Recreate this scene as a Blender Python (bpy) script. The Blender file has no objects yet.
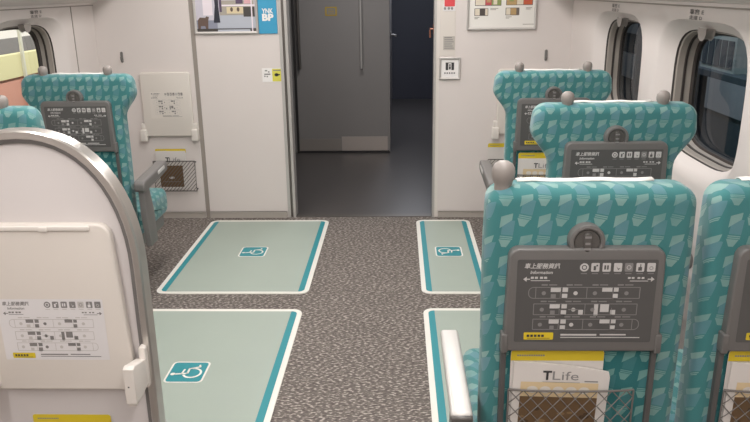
import bpy, bmesh, math, random
from mathutils import Vector, Matrix
random.seed(7)
C = bpy.context.scene.collection
PI = math.pi

# ------------------------------------------------------------------ materials
def lin(c):
    c = c.lstrip('#'); v = [int(c[i:i+2], 16) / 255 for i in (0, 2, 4)]
    return tuple(x / 12.92 if x <= .04045 else ((x + .055) / 1.055) ** 2.4 for x in v) + (1,)

def mat(name, col, rough=.5, metal=0, bump=0, bscale=200, spec=.5, var=.0):
    m = bpy.data.materials.new(name); m.use_nodes = True
    nt = m.node_tree; b = nt.nodes['Principled BSDF']
    b.inputs['Base Color'].default_value = lin(col)
    b.inputs['Roughness'].default_value = rough
    b.inputs['Metallic'].default_value = metal
    b.inputs['Specular IOR Level'].default_value = spec
    tc = nt.nodes.new('ShaderNodeTexCoord')
    if var:
        n = nt.nodes.new('ShaderNodeTexNoise'); n.inputs['Scale'].default_value = 4; n.inputs['Detail'].default_value = 4
        mx = nt.nodes.new('ShaderNodeMix'); mx.data_type = 'RGBA'
        mx.inputs[6].default_value = tuple(x * (1 - var) for x in lin(col)[:3]) + (1,)
        mx.inputs[7].default_value = tuple(min(1, x * (1 + var)) for x in lin(col)[:3]) + (1,)
        nt.links.new(tc.outputs['Object'], n.inputs['Vector'])
        nt.links.new(n.outputs[0], mx.inputs[0]); nt.links.new(mx.outputs[2], b.inputs['Base Color'])
    if bump:
        n = nt.nodes.new('ShaderNodeTexNoise'); n.inputs['Scale'].default_value = bscale
        bp = nt.nodes.new('ShaderNodeBump'); bp.inputs['Strength'].default_value = bump; bp.inputs['Distance'].default_value = .002
        nt.links.new(tc.outputs['Object'], n.inputs['Vector'])
        nt.links.new(n.outputs[0], bp.inputs['Height']); nt.links.new(bp.outputs[0], b.inputs['Normal'])
    return m

class X:                       # tiny expression helper for shader maths
    nt = None
    def __init__(s, v): s.v = v
    def op(s, o, b=None, c=None):
        n = X.nt.nodes.new('ShaderNodeMath'); n.operation = o
        for i, a in enumerate((s, b, c)):
            if a is None: continue
            a = a.v if isinstance(a, X) else a
            if isinstance(a, (int, float)): n.inputs[i].default_value = a
            else: X.nt.links.new(a, n.inputs[i])
        return X(n.outputs[0])
    def __add__(s, b): return s.op('ADD', b)
    def __sub__(s, b): return s.op('SUBTRACT', b)
    def __mul__(s, b): return s.op('MULTIPLY', b)
    def __gt__(s, b): return s.op('GREATER_THAN', b)
    def __lt__(s, b): return s.op('LESS_THAN', b)
    def fract(s): return s.op('FRACT')
    def abs(s): return s.op('ABSOLUTE')
    def max(s, b): return s.op('MAXIMUM', b)
    def min(s, b): return s.op('MINIMUM', b)

def fabric(name, base, pale, body, dark=None):
    m = bpy.data.materials.new(name); m.use_nodes = True
    nt = m.node_tree; X.nt = nt; b = nt.nodes['Principled BSDF']; L = nt.links
    tc = nt.nodes.new('ShaderNodeTexCoord'); sp = nt.nodes.new('ShaderNodeSeparateXYZ')
    L.new(tc.outputs['Object'], sp.inputs[0])
    x, y, z = (X(sp.outputs[i]) for i in range(3))
    PX, PZ = .080, .092
    hd = bd = None
    for o, (ca, sa) in ((0, (math.cos(.2), math.sin(.2))), (.5, (math.cos(.1), math.sin(.1)))):
        lu = (((x + y * .6) * (1 / PX) + o).fract() - .5) * PX
        lv = (((z + y * .7) * (1 / PZ) + o).fract() - .5) * PZ
        u = lu * ca - lv * sa; v = lu * sa + lv * ca
        au = u.abs()
        head = ((v - u * .85) > .0195) * ((v - u * .4) < .0375) * (u > -.0175) * (u < .0065)
        body_ = (au < .013) * (v > -.0095) * (v < .024) * ((v - u * .3) < .0225)
        st = ((u + .001).abs() < .0135) * ((v + .0155).abs() < .0035) * (((v + .0155).abs() > .0008))
        bell = ((u + .003).abs() < (v * .5 + .0235)) * (v < -.0205) * (v > -.037)
        h = head.max(st).max(bell)
        hd = h if hd is None else hd.max(h)
        bd = body_ if bd is None else bd.max(body_)
    n = nt.nodes.new('ShaderNodeTexNoise'); n.inputs['Scale'].default_value = 9; L.new(tc.outputs['Object'], n.inputs['Vector'])
    amt = X(n.outputs[0])
    def mixc(f, a, c):
        mx = nt.nodes.new('ShaderNodeMix'); mx.data_type = 'RGBA'
        L.new(f.v, mx.inputs[0])
        for i, q in ((6, a), (7, c)):
            if isinstance(q, tuple): mx.inputs[i].default_value = q
            else: L.new(q, mx.inputs[i])
        return mx.outputs[2]
    c = mixc((bd * (amt * 1.6)).min(X_const(1)), lin(base), lin(body))
    c = mixc((hd * (amt * 1.5 + .1)).min(X_const(1)), c, lin(pale))
    L.new(c, b.inputs['Base Color'])
    b.inputs['Roughness'].default_value = .85
    b.inputs['Sheen Weight'].default_value = .25; b.inputs['Sheen Roughness'].default_value = .5
    w = nt.nodes.new('ShaderNodeTexNoise'); w.inputs['Scale'].default_value = 420; L.new(tc.outputs['Object'], w.inputs['Vector'])
    bp = nt.nodes.new('ShaderNodeBump'); bp.inputs['Strength'].default_value = .25; bp.inputs['Distance'].default_value = .001
    L.new(w.outputs[0], bp.inputs['Height']); L.new(bp.outputs[0], b.inputs['Normal'])
    return m
def X_const(v):
    n = X.nt.nodes.new('ShaderNodeValue'); n.outputs[0].default_value = v; return X(n.outputs[0])

def carpet():
    m = bpy.data.materials.new('speckled_carpet'); m.use_nodes = True
    nt = m.node_tree; X.nt = nt; b = nt.nodes['Principled BSDF']; L = nt.links
    tc = nt.nodes.new('ShaderNodeTexCoord')
    mp = nt.nodes.new('ShaderNodeMapping'); mp.inputs['Rotation'].default_value = (0, 0, math.radians(-28)); mp.inputs['Scale'].default_value = (60, 125, 1)
    L.new(tc.outputs['Object'], mp.inputs[0])
    def noise(scale, det=1):
        n = nt.nodes.new('ShaderNodeTexNoise'); n.inputs['Scale'].default_value = scale; n.inputs['Detail'].default_value = det
        L.new(mp.outputs[0], n.inputs['Vector']); return n.outputs[0]
    n1 = noise(1.0); n2 = noise(1.25, 0); n3 = noise(.05, 2)
    def ramp(src, p):
        r = nt.nodes.new('ShaderNodeValToRGB'); r.color_ramp.interpolation = 'LINEAR'
        e = r.color_ramp.elements; e[0].position, e[0].color = p[0]; e[1].position, e[1].color = p[1]
        for q in p[2:]:
            k = e.new(q[0]); k.color = q[1]
        L.new(src, r.inputs[0]); return r.outputs[0]
    c = ramp(n1, [(.34, lin('5b5450')), (.43, lin('6b6460')), (.56, lin('746d68')), (.64, lin('aea69e'))])
    mx = nt.nodes.new('ShaderNodeMix'); mx.data_type = 'RGBA'; mx.blend_type = 'MULTIPLY'; mx.inputs[0].default_value = .5
    L.new(c, mx.inputs[6]); L.new(ramp(n3, [(.3, (.8, .8, .8, 1)), (.7, (1, 1, 1, 1))]), mx.inputs[7])
    L.new(mx.outputs[2], b.inputs['Base Color'])
    b.inputs['Roughness'].default_value = .95; b.inputs['Specular IOR Level'].default_value = .2
    bp = nt.nodes.new('ShaderNodeBump'); bp.inputs['Strength'].default_value = .35; bp.inputs['Distance'].default_value = .002
    L.new(n2, bp.inputs['Height']); L.new(bp.outputs[0], b.inputs['Normal'])
    return m

def glass(name, tint, refl=.08):
    m = bpy.data.materials.new(name); m.use_nodes = True
    nt = m.node_tree; L = nt.links; nt.nodes.clear()
    o = nt.nodes.new('ShaderNodeOutputMaterial'); t = nt.nodes.new('ShaderNodeBsdfTransparent'); g = nt.nodes.new('ShaderNodeBsdfGlossy')
    f = nt.nodes.new('ShaderNodeFresnel'); f.inputs[0].default_value = 1.28
    t.inputs[0].default_value = lin(tint); g.inputs['Roughness'].default_value = .03
    mx = nt.nodes.new('ShaderNodeMixShader')
    L.new(f.outputs[0], mx.inputs[0]); L.new(t.outputs[0], mx.inputs[1]); L.new(g.outputs[0], mx.inputs[2]); L.new(mx.outputs[0], o.inputs[0])
    return m

def emit(name, col, s):
    m = bpy.data.materials.new(name); m.use_nodes = True
    b = m.node_tree.nodes['Principled BSDF']; b.inputs['Base Color'].default_value = lin(col)
    b.inputs['Emission Color'].default_value = lin(col); b.inputs['Emission Strength'].default_value = s
    return m

M = dict(
    wall=mat('cream_wall_panel', 'dbd3cf', .55, var=.015, bump=.03, bscale=60),
    wall_edge=mat('grey_panel_groove', '9a928a', .6),
    groove=mat('fine_panel_joint', 'b3a8a0', .6),
    ceil=mat('white_ceiling', 'dcd6d0', .6),
    skirt=mat('pale_skirting', 'b5aea6', .45),
    alu=mat('brushed_aluminium', 'bdb9b5', .45, .25, bump=.05, bscale=90),
    alu_dark=mat('dark_aluminium', '6f6a66', .4, .6),
    rail=mat('satin_silver_rim', 'cfcbc6', .3, .85),
    armsilver=mat('pale_silver_armrest', 'c6c3bf', .35, .15),
    fab=fabric('teal_patterned_seat_fabric', '39797a', '7b9f9a', '5a868f'),
    fab_dark=fabric('darker_teal_fabric', '1f6a6d', '6b9a95', '39777b'),
    cover=mat('white_headrest_cloth', 'ece9e4', .9, bump=.2, bscale=500),
    grip=mat('warm_grey_grip_plastic', '8f8883', .45),
    tray=mat('charcoal_tray_plastic', '6b6967', .42, bump=.06, bscale=700),
    tray_panel=mat('charcoal_print_panel', '545352', .45),
    hinge=mat('dark_hinge_plastic', '3d3c3c', .4),
    lock=mat('dark_latch_plastic', '575451', .35),
    seatgrey=mat('grey_seat_trim', '73706e', .45),
    cream=mat('cream_tray_plastic', 'dcd5cd', .38, bump=.03, bscale=400),
    cream_shell=mat('pale_grey_shell', 'd3cdcb', .5, bump=.05, bscale=500),
    whiteplastic=mat('white_latch_plastic', 'e0dad3', .35),
    sticker=mat('offwhite_sticker', 'dfdcdc', .5),
    ink=mat('dark_print', '3b3a3b', .6), inkgrey=mat('grey_print', '8b8988', .6),
    inklight=mat('pale_print', 'c6c4c2', .6), inkmid=mat('mid_grey_print', '858382', .6),
    yellow=mat('yellow_print', 'd9c12c', .55), white=mat('white_print', 'efecea', .5),
    paper=mat('white_paper', 'd9d4cf', .5), tan=mat('tan_print', 'd8c29b', .5),
    net=mat('grey_net_cord', '6e6a66', .7), netdark=mat('dark_net_cord', '55504c', .7),
    floor=carpet(),
    sage=mat('sage_vinyl', 'a2ada3', .55, var=.04), teal=mat('teal_vinyl', '2a8a93', .5), matwhite=mat('white_vinyl', 'e6e4dc', .5),
    vfloor=mat('vestibule_vinyl', '4f4b4a', .32, var=.05), vwall=mat('grey_vestibule_wall', '8b8785', .45, var=.02),
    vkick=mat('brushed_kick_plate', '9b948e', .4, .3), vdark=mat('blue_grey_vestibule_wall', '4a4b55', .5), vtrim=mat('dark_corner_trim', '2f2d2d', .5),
    rubber=mat('black_window_rubber', '3a3431', .6), winframe=mat('window_frame_grey', '9d958d', .45),
    glass=glass('window_glass', 'c9d0d2'),
    blue=mat('blue_card', '3c9cc4', .5), lime=mat('lime_sticker', 'd8d258', .5), red=mat('red_sticker', 'd8494f', .5),
)

# ------------------------------------------------------------------ mesh helpers
def obj(name, bm, mats, parent=None, smooth=None, loc=None):
    me = bpy.data.meshes.new(name)
    bmesh.ops.recalc_face_normals(bm, faces=bm.faces) if smooth != 'keep' else None
    bm.to_mesh(me); bm.free()
    if not isinstance(mats, (list, tuple)): mats = [mats]
    for m in mats: me.materials.append(m)
    o = bpy.data.objects.new(name, me); C.objects.link(o)
    if parent: o.parent = parent
    if loc: o.location = loc
    if smooth is True or smooth == 'keep':
        me.polygons.foreach_set('use_smooth', [True] * len(me.polygons))
    elif smooth == 'auto':
        me.polygons.foreach_set('use_smooth', [True] * len(me.polygons))
        try: me.set_sharp_from_angle(angle=math.radians(38))
        except Exception: pass
    return o
def thing(name, label, cat, loc=(0, 0, 0), rz=0, group=None):
    o = bpy.data.objects.new(name, None); C.objects.link(o); o.location = loc; o.rotation_euler = (0, 0, rz)
    o.empty_display_size = .1
    o['label'] = label; o['category'] = cat
    if group: o['group'] = group
    return o
def tag(o, label, cat, group=None):
    o['label'] = label; o['category'] = cat
    if group: o['group'] = group
    return o
def struct(name, bm, m, parent=None, smooth=None):
    o = obj(name, bm, m, parent, smooth)
    if not parent: o['kind'] = 'structure'
    return o
def face(bm, vs, mi=0):
    try:
        f = bm.faces.new(vs); f.material_index = mi; return f
    except ValueError: return None
def box(bm, x0, x1, y0, y1, z0, z1, mi=0, mtx=None):
    v = [bm.verts.new(p) for p in ((x0, y0, z0), (x1, y0, z0), (x1, y1, z0), (x0, y1, z0), (x0, y0, z1), (x1, y0, z1), (x1, y1, z1), (x0, y1, z1))]
    for q in ((0, 3, 2, 1), (4, 5, 6, 7), (0, 1, 5, 4), (1, 2, 6, 5), (2, 3, 7, 6), (3, 0, 4, 7)): face(bm, [v[i] for i in q], mi)
    if mtx: bmesh.ops.transform(bm, matrix=mtx, verts=v)
    return v
def rrect(x0, x1, z0, z1, r, n=5):
    if not isinstance(r, (tuple, list)): r = (r,) * 4       # bl, br, tr, tl
    pts = []
    for (cx, cz, a0), rr in zip(((x0, z0, PI), (x1, z0, 1.5 * PI), (x1, z1, 0), (x0, z1, .5 * PI)), r):
        sx = 1 if cx == x0 else -1; sz = 1 if cz == z0 else -1
        for k in range(n + 1):
            a = a0 + k * PI / 2 / n
            pts.append((cx + sx * rr + rr * math.cos(a), cz + sz * rr + rr * math.sin(a)))
    return pts
def inset(pts, d):
    n = len(pts); out = []
    for i in range(n):
        p, a, b = Vector(pts[i]), Vector(pts[i - 1]), Vector(pts[(i + 1) % n])
        e1 = (p - a); e2 = (b - p)
        if e1.length < 1e-7: e1 = e2
        if e2.length < 1e-7: e2 = e1
        e1.normalize(); e2.normalize()
        n1 = Vector((-e1.y, e1.x)); n2 = Vector((-e2.y, e2.x)); m = n1 + n2
        if m.length < 1e-6: m = n1
        m.normalize(); c = max(.5, m.dot(n1))
        out.append(tuple(p + m * (d / c)))
    return out
def slab(bm, pts, y0, y1, r=.004, steps=3, mi=0, plane='xz', front_only=False, cap=True):
    """solid with rounded front and back edges: outline pts (ccw), thickness y0..y1"""
    P = (lambda a, b, c: (a, c, b)) if plane == 'xz' else ((lambda a, b, c: (a, b, c)) if plane == 'xy' else (lambda a, b, c: (c, a, b)))
    loops = []
    prof = []
    for k in range(steps + 1):
        a = k / steps * PI / 2; prof.append((r * (1 - math.sin(a)), y0 + r * (1 - math.cos(a))))
    if not front_only:
        for k in range(steps + 1):
            a = PI / 2 - k / steps * PI / 2; prof.append((r * (1 - math.sin(a)), y1 - r * (1 - math.cos(a))))
    else: prof.append((0, y1))
    for d, yy in prof:
        q = inset(pts, d) if d > 1e-6 else pts
        loops.append([bm.verts.new(P(a, b, yy)) for a, b in q])
    n = len(pts)
    for A, B in zip(loops, loops[1:]):
        for i in range(n): face(bm, (A[i], A[(i + 1) % n], B[(i + 1) % n], B[i]), mi)
    if cap: face(bm, loops[0], mi); face(bm, list(reversed(loops[-1])), mi)
    return loops
def flat(bm, pts, y, mi=0, plane='xz'):
    P = (lambda a, b: (a, y, b)) if plane == 'xz' else ((lambda a, b: (a, b, y)) if plane == 'xy' else (lambda a, b: (y, a, b)))
    return face(bm, [bm.verts.new(P(a, b)) for a, b in pts], mi)
def tube(bm, pts, r, n=6, mi=0, closed=False, cap=True):
    rings = []
    N = len(pts)
    for i, p in enumerate(pts):
        p = Vector(p)
        a = Vector(pts[i - 1]) if (i or closed) else None
        b = Vector(pts[(i + 1) % N]) if (i < N - 1 or closed) else None
        t = ((b or p) - (a or p)).normalized()
        up = Vector((0, 0, 1)) if abs(t.z) < .9 else Vector((0, 1, 0))
        s = t.cross(up).normalized(); u = s.cross(t)
        rr = r[i] if isinstance(r, (list, tuple)) else r
        rings.append([bm.verts.new(p + (s * math.cos(2 * PI * k / n) + u * math.sin(2 * PI * k / n)) * rr) for k in range(n)])
    rg = list(zip(rings, rings[1:])) + ([(rings[-1], rings[0])] if closed else [])
    for A, B in rg:
        for k in range(n): face(bm, (A[k], A[(k + 1) % n], B[(k + 1) % n], B[k]), mi)
    if cap and not closed: face(bm, rings[0], mi); face(bm, rings[-1], mi)
def lathe(bm, prof, n=20, mtx=None, mi=0):
    """profile (r, z) about z"""
    rings = []; vs = []
    for r, z in prof:
        if r < 1e-6: ring = [bm.verts.new((0, 0, z))]
        else: ring = [bm.verts.new((r * math.cos(2 * PI * k / n), r * math.sin(2 * PI * k / n), z)) for k in range(n)]
        rings.append(ring); vs += ring
    for A, B in zip(rings, rings[1:]):
        for k in range(n):
            a = A[k % len(A)]; b = A[(k + 1) % len(A)]; c = B[(k + 1) % len(B)]; d = B[k % len(B)]
            q = []
            for v in (a, b, c, d):
                if v not in q: q.append(v)
            if len(q) > 2: face(bm, q, mi)
    if mtx: bmesh.ops.transform(bm, matrix=mtx, verts=vs)
def circ(cx, cz, r, n=16, rz=None, a0=0, a1=2 * PI):
    return [(cx + r * math.cos(a0 + (a1 - a0) * k / n), cz + (rz or r) * math.sin(a0 + (a1 - a0) * k / n)) for k in range(n)]
def ringf(bm, cx, cz, r0, r1, y, mi=0, n=20, a0=0, a1=2 * PI, plane='xz'):
    P = (lambda a, b: (a, y, b)) if plane == 'xz' else (lambda a, b: (a, b, y))
    A = []; B = []
    for k in range(n + 1):
        a = a0 + (a1 - a0) * k / n
        A.append(bm.verts.new(P(cx + r0 * math.cos(a), cz + r0 * math.sin(a)))); B.append(bm.verts.new(P(cx + r1 * math.cos(a), cz + r1 * math.sin(a))))
    for k in range(n): face(bm, (A[k], A[k + 1], B[k + 1], B[k]), mi)
_tc = {}
def text(bm, s, x, z, size, y, mi=0, bold=0, shear=0, width=None, plane='xz', align='LEFT', mtx=None):
    key = (s, bold, shear)
    if key not in _tc:
        cu = bpy.data.curves.new('lettering', 'FONT'); cu.body = s; cu.size = 1; cu.shear = shear; cu.offset = bold; cu.resolution_u = 2
        o = bpy.data.objects.new('lettering', cu); C.objects.link(o)
        dg = bpy.context.evaluated_depsgraph_get(); dg.update()
        me = bpy.data.meshes.new_from_object(o.evaluated_get(dg))
        _tc[key] = ([tuple(v.co) for v in me.vertices], [tuple(p.vertices) for p in me.polygons])
        bpy.data.meshes.remove(me); bpy.data.objects.remove(o); bpy.data.curves.remove(cu)
    vs, fs = _tc[key]
    if not vs: return
    x0 = min(v[0] for v in vs); x1 = max(v[0] for v in vs)
    sx = size if width is None else width / (x1 - x0)
    off = {'LEFT': 0, 'CENTER': -(x1 - x0) / 2, 'RIGHT': -(x1 - x0)}[align]
    out = []
    for vx, vy, _ in vs:
        a, b = x + (vx - x0 + off) * sx, z + vy * size
        p = {'xz': (a, y, b), 'xy': (a, b, y), 'yz+': (y, -a, b), 'yz-': (y, a, b)}[plane]
        out.append(bm.verts.new(p))
    for f in fs: face(bm, [out[i] for i in f], mi)
    if mtx: bmesh.ops.transform(bm, matrix=mtx, verts=out)
NB = bmesh.new

# ------------------------------------------------------------------ the car: shell
XL, XR, YE, YB = -1.95, 1.10, 4.692, -1.6
JL, JR = -.705, .232            # door opening
ZC = 2.12
bm = NB(); box(bm, XL - .2, XR + .2, YB, YE + .02, -.06, 0); struct('floor', bm, M['floor'])

def sup(cy, cz, hw, hh, p, K=12):
    pts = []
    side = [(-1 + 2 * k / K) for k in range(K)]
    per = [(t, -1) for t in side] + [(1, t) for t in side] + [(-t, 1) for t in side] + [(-1, -t) for t in side]
    for a, b in per:
        k = 1 if p is None else (abs(a) ** p + abs(b) ** p) ** (-1 / p)
        pts.append((cy + a * k * hw, cz + b * k * hh))
    return pts
def bridge(bm, loops, mi=0):
    for A, B in zip(loops, loops[1:]):
        n = len(A)
        for i in range(n): face(bm, (A[i], A[(i + 1) % n], B[(i + 1) % n], B[i]), mi)
def lp(bm, pts, x): return [bm.verts.new((x, a, b)) for a, b in pts]
ZW, WT = 1.095, 1.428
def side_wall(name, X0, s, cs, n0):
    bm = NB()
    zc0 = .70; zc1 = WT
    def q(y0, y1, z0, z1):
        face(bm, [bm.verts.new(p) for p in ((X0, y0, z0), (X0, y1, z0), (X0, y1, z1), (X0, y0, z1))])
    q(YB, YE + .02, -.01, zc0)
    cs = sorted(cs)
    edges = [YB] + sum([[c - .49, c + .49] for c in cs], []) + [YE + .02]
    for i in range(0, len(edges), 2): q(edges[i], edges[i + 1], zc0, zc1)
    for c in cs:
        zm = (zc0 + zc1) / 2
        L = [lp(bm, sup(c, zm, .49, (zc1 - zc0) / 2, None), X0)]
        L.append(lp(bm, sup(c, ZW - .015, .425, .295, 4.5), X0))
        for hw, hh, dx in ((.405, .282, .006), (.375, .262, .028), (.35, .25, .045), (.34, .243, .052)):
            L.append(lp(bm, sup(c, ZW, hw, hh, 4.0), X0 + s * dx))
        bridge(bm, L)
    w = struct(name, bm, M['wall'], smooth='auto')
    for i, c in enumerate(cs):
        bm = NB()
        L = [lp(bm, sup(c, ZW, hw, hh, 4.0), X0 + s * dx) for hw, hh, dx in ((.34, .243, .0521), (.337, .24, .060))]
        bridge(bm, L, 1)
        L = [lp(bm, sup(c, ZW, hw, hh, 4.0), X0 + s * dx) for hw, hh, dx in ((.337, .24, .060), (.331, .236, .064), (.325, .232, .122))]
        bridge(bm, L, 0)
        L = [lp(bm, sup(c, ZW, hw, hh, 4.0), X0 + s * dx) for hw, hh, dx in ((.3285, .2345, .088), (.3235, .231, .089), (.3235, .231, .098), (.3265, .233, .099))]
        bridge(bm, L, 1)
        L = [lp(bm, sup(c, ZW, hw, hh, 4.0), X0 + s * dx) for hw, hh, dx in ((.325, .232, .122), (.313, .222, .124), (.309, .219, .14))]
        bridge(bm, L, 1)
        wi = struct('window_%d' % (n0 + i), bm, [M['winframe'], M['rubber']], smooth='auto')
        wi['kind'] = 'structure'
        bm = NB(); face(bm, lp(bm, sup(c, ZW, .311, .221, 4.0), X0 + s * .13)); obj('glass_pane', bm, M['glass'], wi)
        # pull handle of the blind: a rounded tab hanging from the top of the opening
        bm = NB()
        tab = [(-.05, .012), (-.052, 0), (-.04, -.022), (-.015, -.036), (.012, -.037), (.04, -.024), (.052, 0), (.05, .012)]
        pts = [(c + a * .62, ZW + .240 + b * .72) for a, b in reversed(tab)]
        slab(bm, pts if s > 0 else pts, X0 + s * .012 if s > 0 else X0 + s * .045, X0 + s * .045 if s > 0 else X0 + s * .012, .006, 3, plane='yz')
        obj('blind_handle', bm, M['grip'], wi, smooth='auto')
        bm = NB()
        pl = 'yz+' if s > 0 else 'yz-'
        yy = X0 - s * .0015
        kw = dict(plane=pl, width=None)
        c0 = c + .10 if s > 0 else c + .02
        a0 = -c0 if s > 0 else c0
        text(bm, '靠窗 E', a0, 1.398, .019, yy, bold=.015, plane=pl, width=.13); text(bm, '走道 D', a0, 1.378, .016, yy, bold=.012, plane=pl, width=.12)
        obj('seat_number_label', bm, M['lock'], wi)
    # rack underside sloping inwards above the windows
    bm = NB()
    prof = [(0, WT), (-.006, WT), (-.006, WT + .012), (-.016, WT + .013), (-.05, WT + .03), (-.34, WT + .20), (-.36, WT + .235), (-.36, WT + .25), (0, WT + .25)]
    A = [bm.verts.new((X0 + s * a, YB, z)) for a, z in prof]; B = [bm.verts.new((X0 + s * a, YE, z)) for a, z in prof]
    for k in range(len(prof)): face(bm, (A[k], A[(k + 1) % len(prof)], B[(k + 1) % len(prof)], B[k]))
    face(bm, A); face(bm, B)
    struct('trim_%d' % (n0), bm, M['cream'] if False else M['wall'])
    bm = NB(); box(bm, min(X0, X0 - s * .007), max(X0, X0 - s * .007), YB, YE, WT - .006, WT - .001); struct('trim_%d' % (n0 + 20), bm, M['wall_edge'])
    bm = NB(); a, b = sorted((X0, X0 + s * .16)); box(bm, a, b, YB, YE, WT + .25, ZC); struct(name + '_upper', bm, M['wall'])
    bm = NB(); a, b = sorted((X0, X0 - s * .012)); box(bm, a, b, YB, YE, 0, .05); struct('baseboard_' + name[5:], bm, M['skirt'])
side_wall('wall_left', XL, -1, [3.855, 2.855, 1.855, .855, -.145], 1)
side_wall('wall_right', XR, 1, [3.745, 2.725, 1.725, .725, -.275], 6)
bm = NB(); box(bm, XL - .002, XL + .003, 4.367, 4.375, .05, WT - .004); struct('trim_41', bm, M['wall_edge'])

# end wall with the doorway
bm = NB()
box(bm, XL - .2, -1.332, YE, YE + .06, 0, ZC)
box(bm, -1.302, JL - .055, YE, YE + .06, 0, ZC)
box(bm, JR + .035, XR + .2, YE, YE + .06, 0, ZC)
box(bm, JL - .055, JR + .035, YE, YE + .06, 2.0, ZC)
struct('wall_front', bm, M['wall'])
bm = NB(); box(bm, -1.332, -1.302, YE + .006, YE + .05, 0, ZC); struct('trim_43', bm, M['wall_edge'])
for nm, a, b in (('baseboard_front', XL, -1.335), ('baseboard_front_middle', -1.3, JL - .06), ('baseboard_front_right', JR + .04, XR)):
    bm = NB(); box(bm, a, b, YE - .012, YE, 0, .042); box(bm, a, b, YE - .016, YE, .036, .042); struct(nm, bm, M['skirt'])
# door frame: aluminium jambs, dark pocket
bm = NB()
box(bm, JL - .055, JL - .035, YE - .004, YE + .10, 0, 2.0, 0)
box(bm, JL - .035, JL - .018, YE + .004, YE + .10, 0, 2.0, 1)
box(bm, JL - .018, JL, YE - .006, YE + .10, 0, 2.0, 0)
box(bm, JR, JR + .014, YE - .006, YE + .10, 0, 2.0, 0)
box(bm, JR + .014, JR + .035, YE - .002, YE + .1, 0, 2.0, 2)
struct('door_1', bm, [M['alu'], M['alu_dark'], M['whiteplastic']])
bm = NB(); box(bm, JL, JR, YE + .0, YE + .06, -.01, .004); struct('trim_44', bm, M['alu_dark'])
# ceiling and rear wall
bm = NB(); box(bm, XL - .2, XR + .2, YB, YE + .06, ZC, ZC + .05); struct('ceiling', bm, M['ceil'])
bm = NB(); box(bm, XL - .2, XR + .2, YB - .06, YB, -.05, ZC); struct('wall_back', bm, M['wall'])
# vestibule beyond the doorway
VY = 6.735
bm = NB(); box(bm, -1.15, .62, YE + .02, 10.6, -.06, -.001); struct('floor_vestibule', bm, M['vfloor'])
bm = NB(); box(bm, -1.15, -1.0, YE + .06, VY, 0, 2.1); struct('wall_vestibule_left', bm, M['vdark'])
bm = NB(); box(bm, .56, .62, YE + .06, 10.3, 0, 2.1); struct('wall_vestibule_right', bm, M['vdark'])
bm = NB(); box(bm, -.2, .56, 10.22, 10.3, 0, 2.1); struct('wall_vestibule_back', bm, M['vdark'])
bm = NB(); box(bm, -1.15, .62, YE + .06, 10.6, 2.1, 2.14); struct('ceiling_vestibule', bm, M['vwall'])
bm = NB()
box(bm, -1.0, -.078, VY, VY + .05, 0, 2.1, 0); box(bm, -.13, -.0785, VY + .045, 10.22, 0, 2.1, 0)
box(bm, -.95, -.545, VY - .006, VY, .02, .135, 1); box(bm, -.538, -.10, VY - .006, VY, .02, .155, 2)
box(bm, -.95, -.078, VY - .012, VY, 0, .018, 3)
box(bm, -.085, -.074, VY - .012, VY + .05, 0, 2.1, 0)
box(bm, -.965, -.945, VY - .02, VY, 0, 2.1, 3)
struct('wall_cabin', bm, [M['vwall'], M['vkick'], mat('bright_kick_plate', 'b5aba4', .35, .2), M['vtrim']])
bm = NB(); tube(bm, [(-.335, VY - .045, .80), (-.335, VY - .05, .86), (-.335, VY - .05, 1.75)], .011, 10)
tube(bm, [(-.335, VY, .84), (-.335, VY - .05, .84)], .009, 8); tube(bm, [(-.335, VY, 1.7), (-.335, VY - .05, 1.7)], .009, 8)
tag(obj('grab_bar', bm, M['alu'], smooth='auto'), 'vertical metal grab bar on the grey cabin wall beyond the doorway', 'handrail')
bm = NB(); tube(bm, [(-.905, VY - .045, .80), (-.905, VY - .05, .86), (-.905, VY - .05, 1.75)], .013, 10)
tube(bm, [(-.905, VY, .84), (-.905, VY - .05, .84)], .009, 8); tube(bm, [(-.905, VY, 1.7), (-.905, VY - .05, 1.7)], .009, 8)
tag(obj('grab_bar', bm, M['alu_dark'], smooth='auto'), 'dark vertical grab bar near the left jamb seen through the doorway', 'handrail')
bm = NB(); flat(bm, rrect(-.66, -.552, 1.272, 1.352, .006), VY - .003, 0)
flat(bm, rrect(-.645, -.567, 1.284, 1.34, .004), VY - .004, 1)
for k in range(3): flat(bm, rrect(-.632, -.58, 1.294 + k * .014, 1.299 + k * .014, .001), VY - .005, 0)
tag(obj('notice_sticker', bm, [mat('dull_yellow_print', 'b79a3e', .6), M['inkgrey']]), 'small yellow notice sticker on the grey cabin wall beyond the doorway', 'sticker')
bm = NB(); tube(bm, [(JR, 4.77, 1.25), (JR - .022, 4.77, 1.25), (JR - .024, 4.765, 1.235), (JR - .022, 4.765, 1.195)], .006, 8)
slab(bm, rrect(4.755, 4.785, 1.215, 1.28, .008), JR - .003, JR, .001, 2, plane='yz')
tag(obj('door_handle', bm, mat('copper_handle', '9c6a58', .35, .5), smooth='auto'), 'small reddish lever handle on the right jamb of the doorway', 'handle')
bm = NB(); tube(bm, [(-.078, 8.0, 1.02), (-.03, 8.0, 1.02), (-.03, 8.0, 1.02), (-.022, 7.92, 1.015)], .011, 8)
slab(bm, rrect(7.97, 8.03, .98, 1.06, .015), -.078, -.07, .002, 2, plane='yz')
tag(obj('door_handle', bm, M['alu'], smooth='auto'), 'small bright metal door handle at the grey cabin corner in the dark passage', 'handle')

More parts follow.
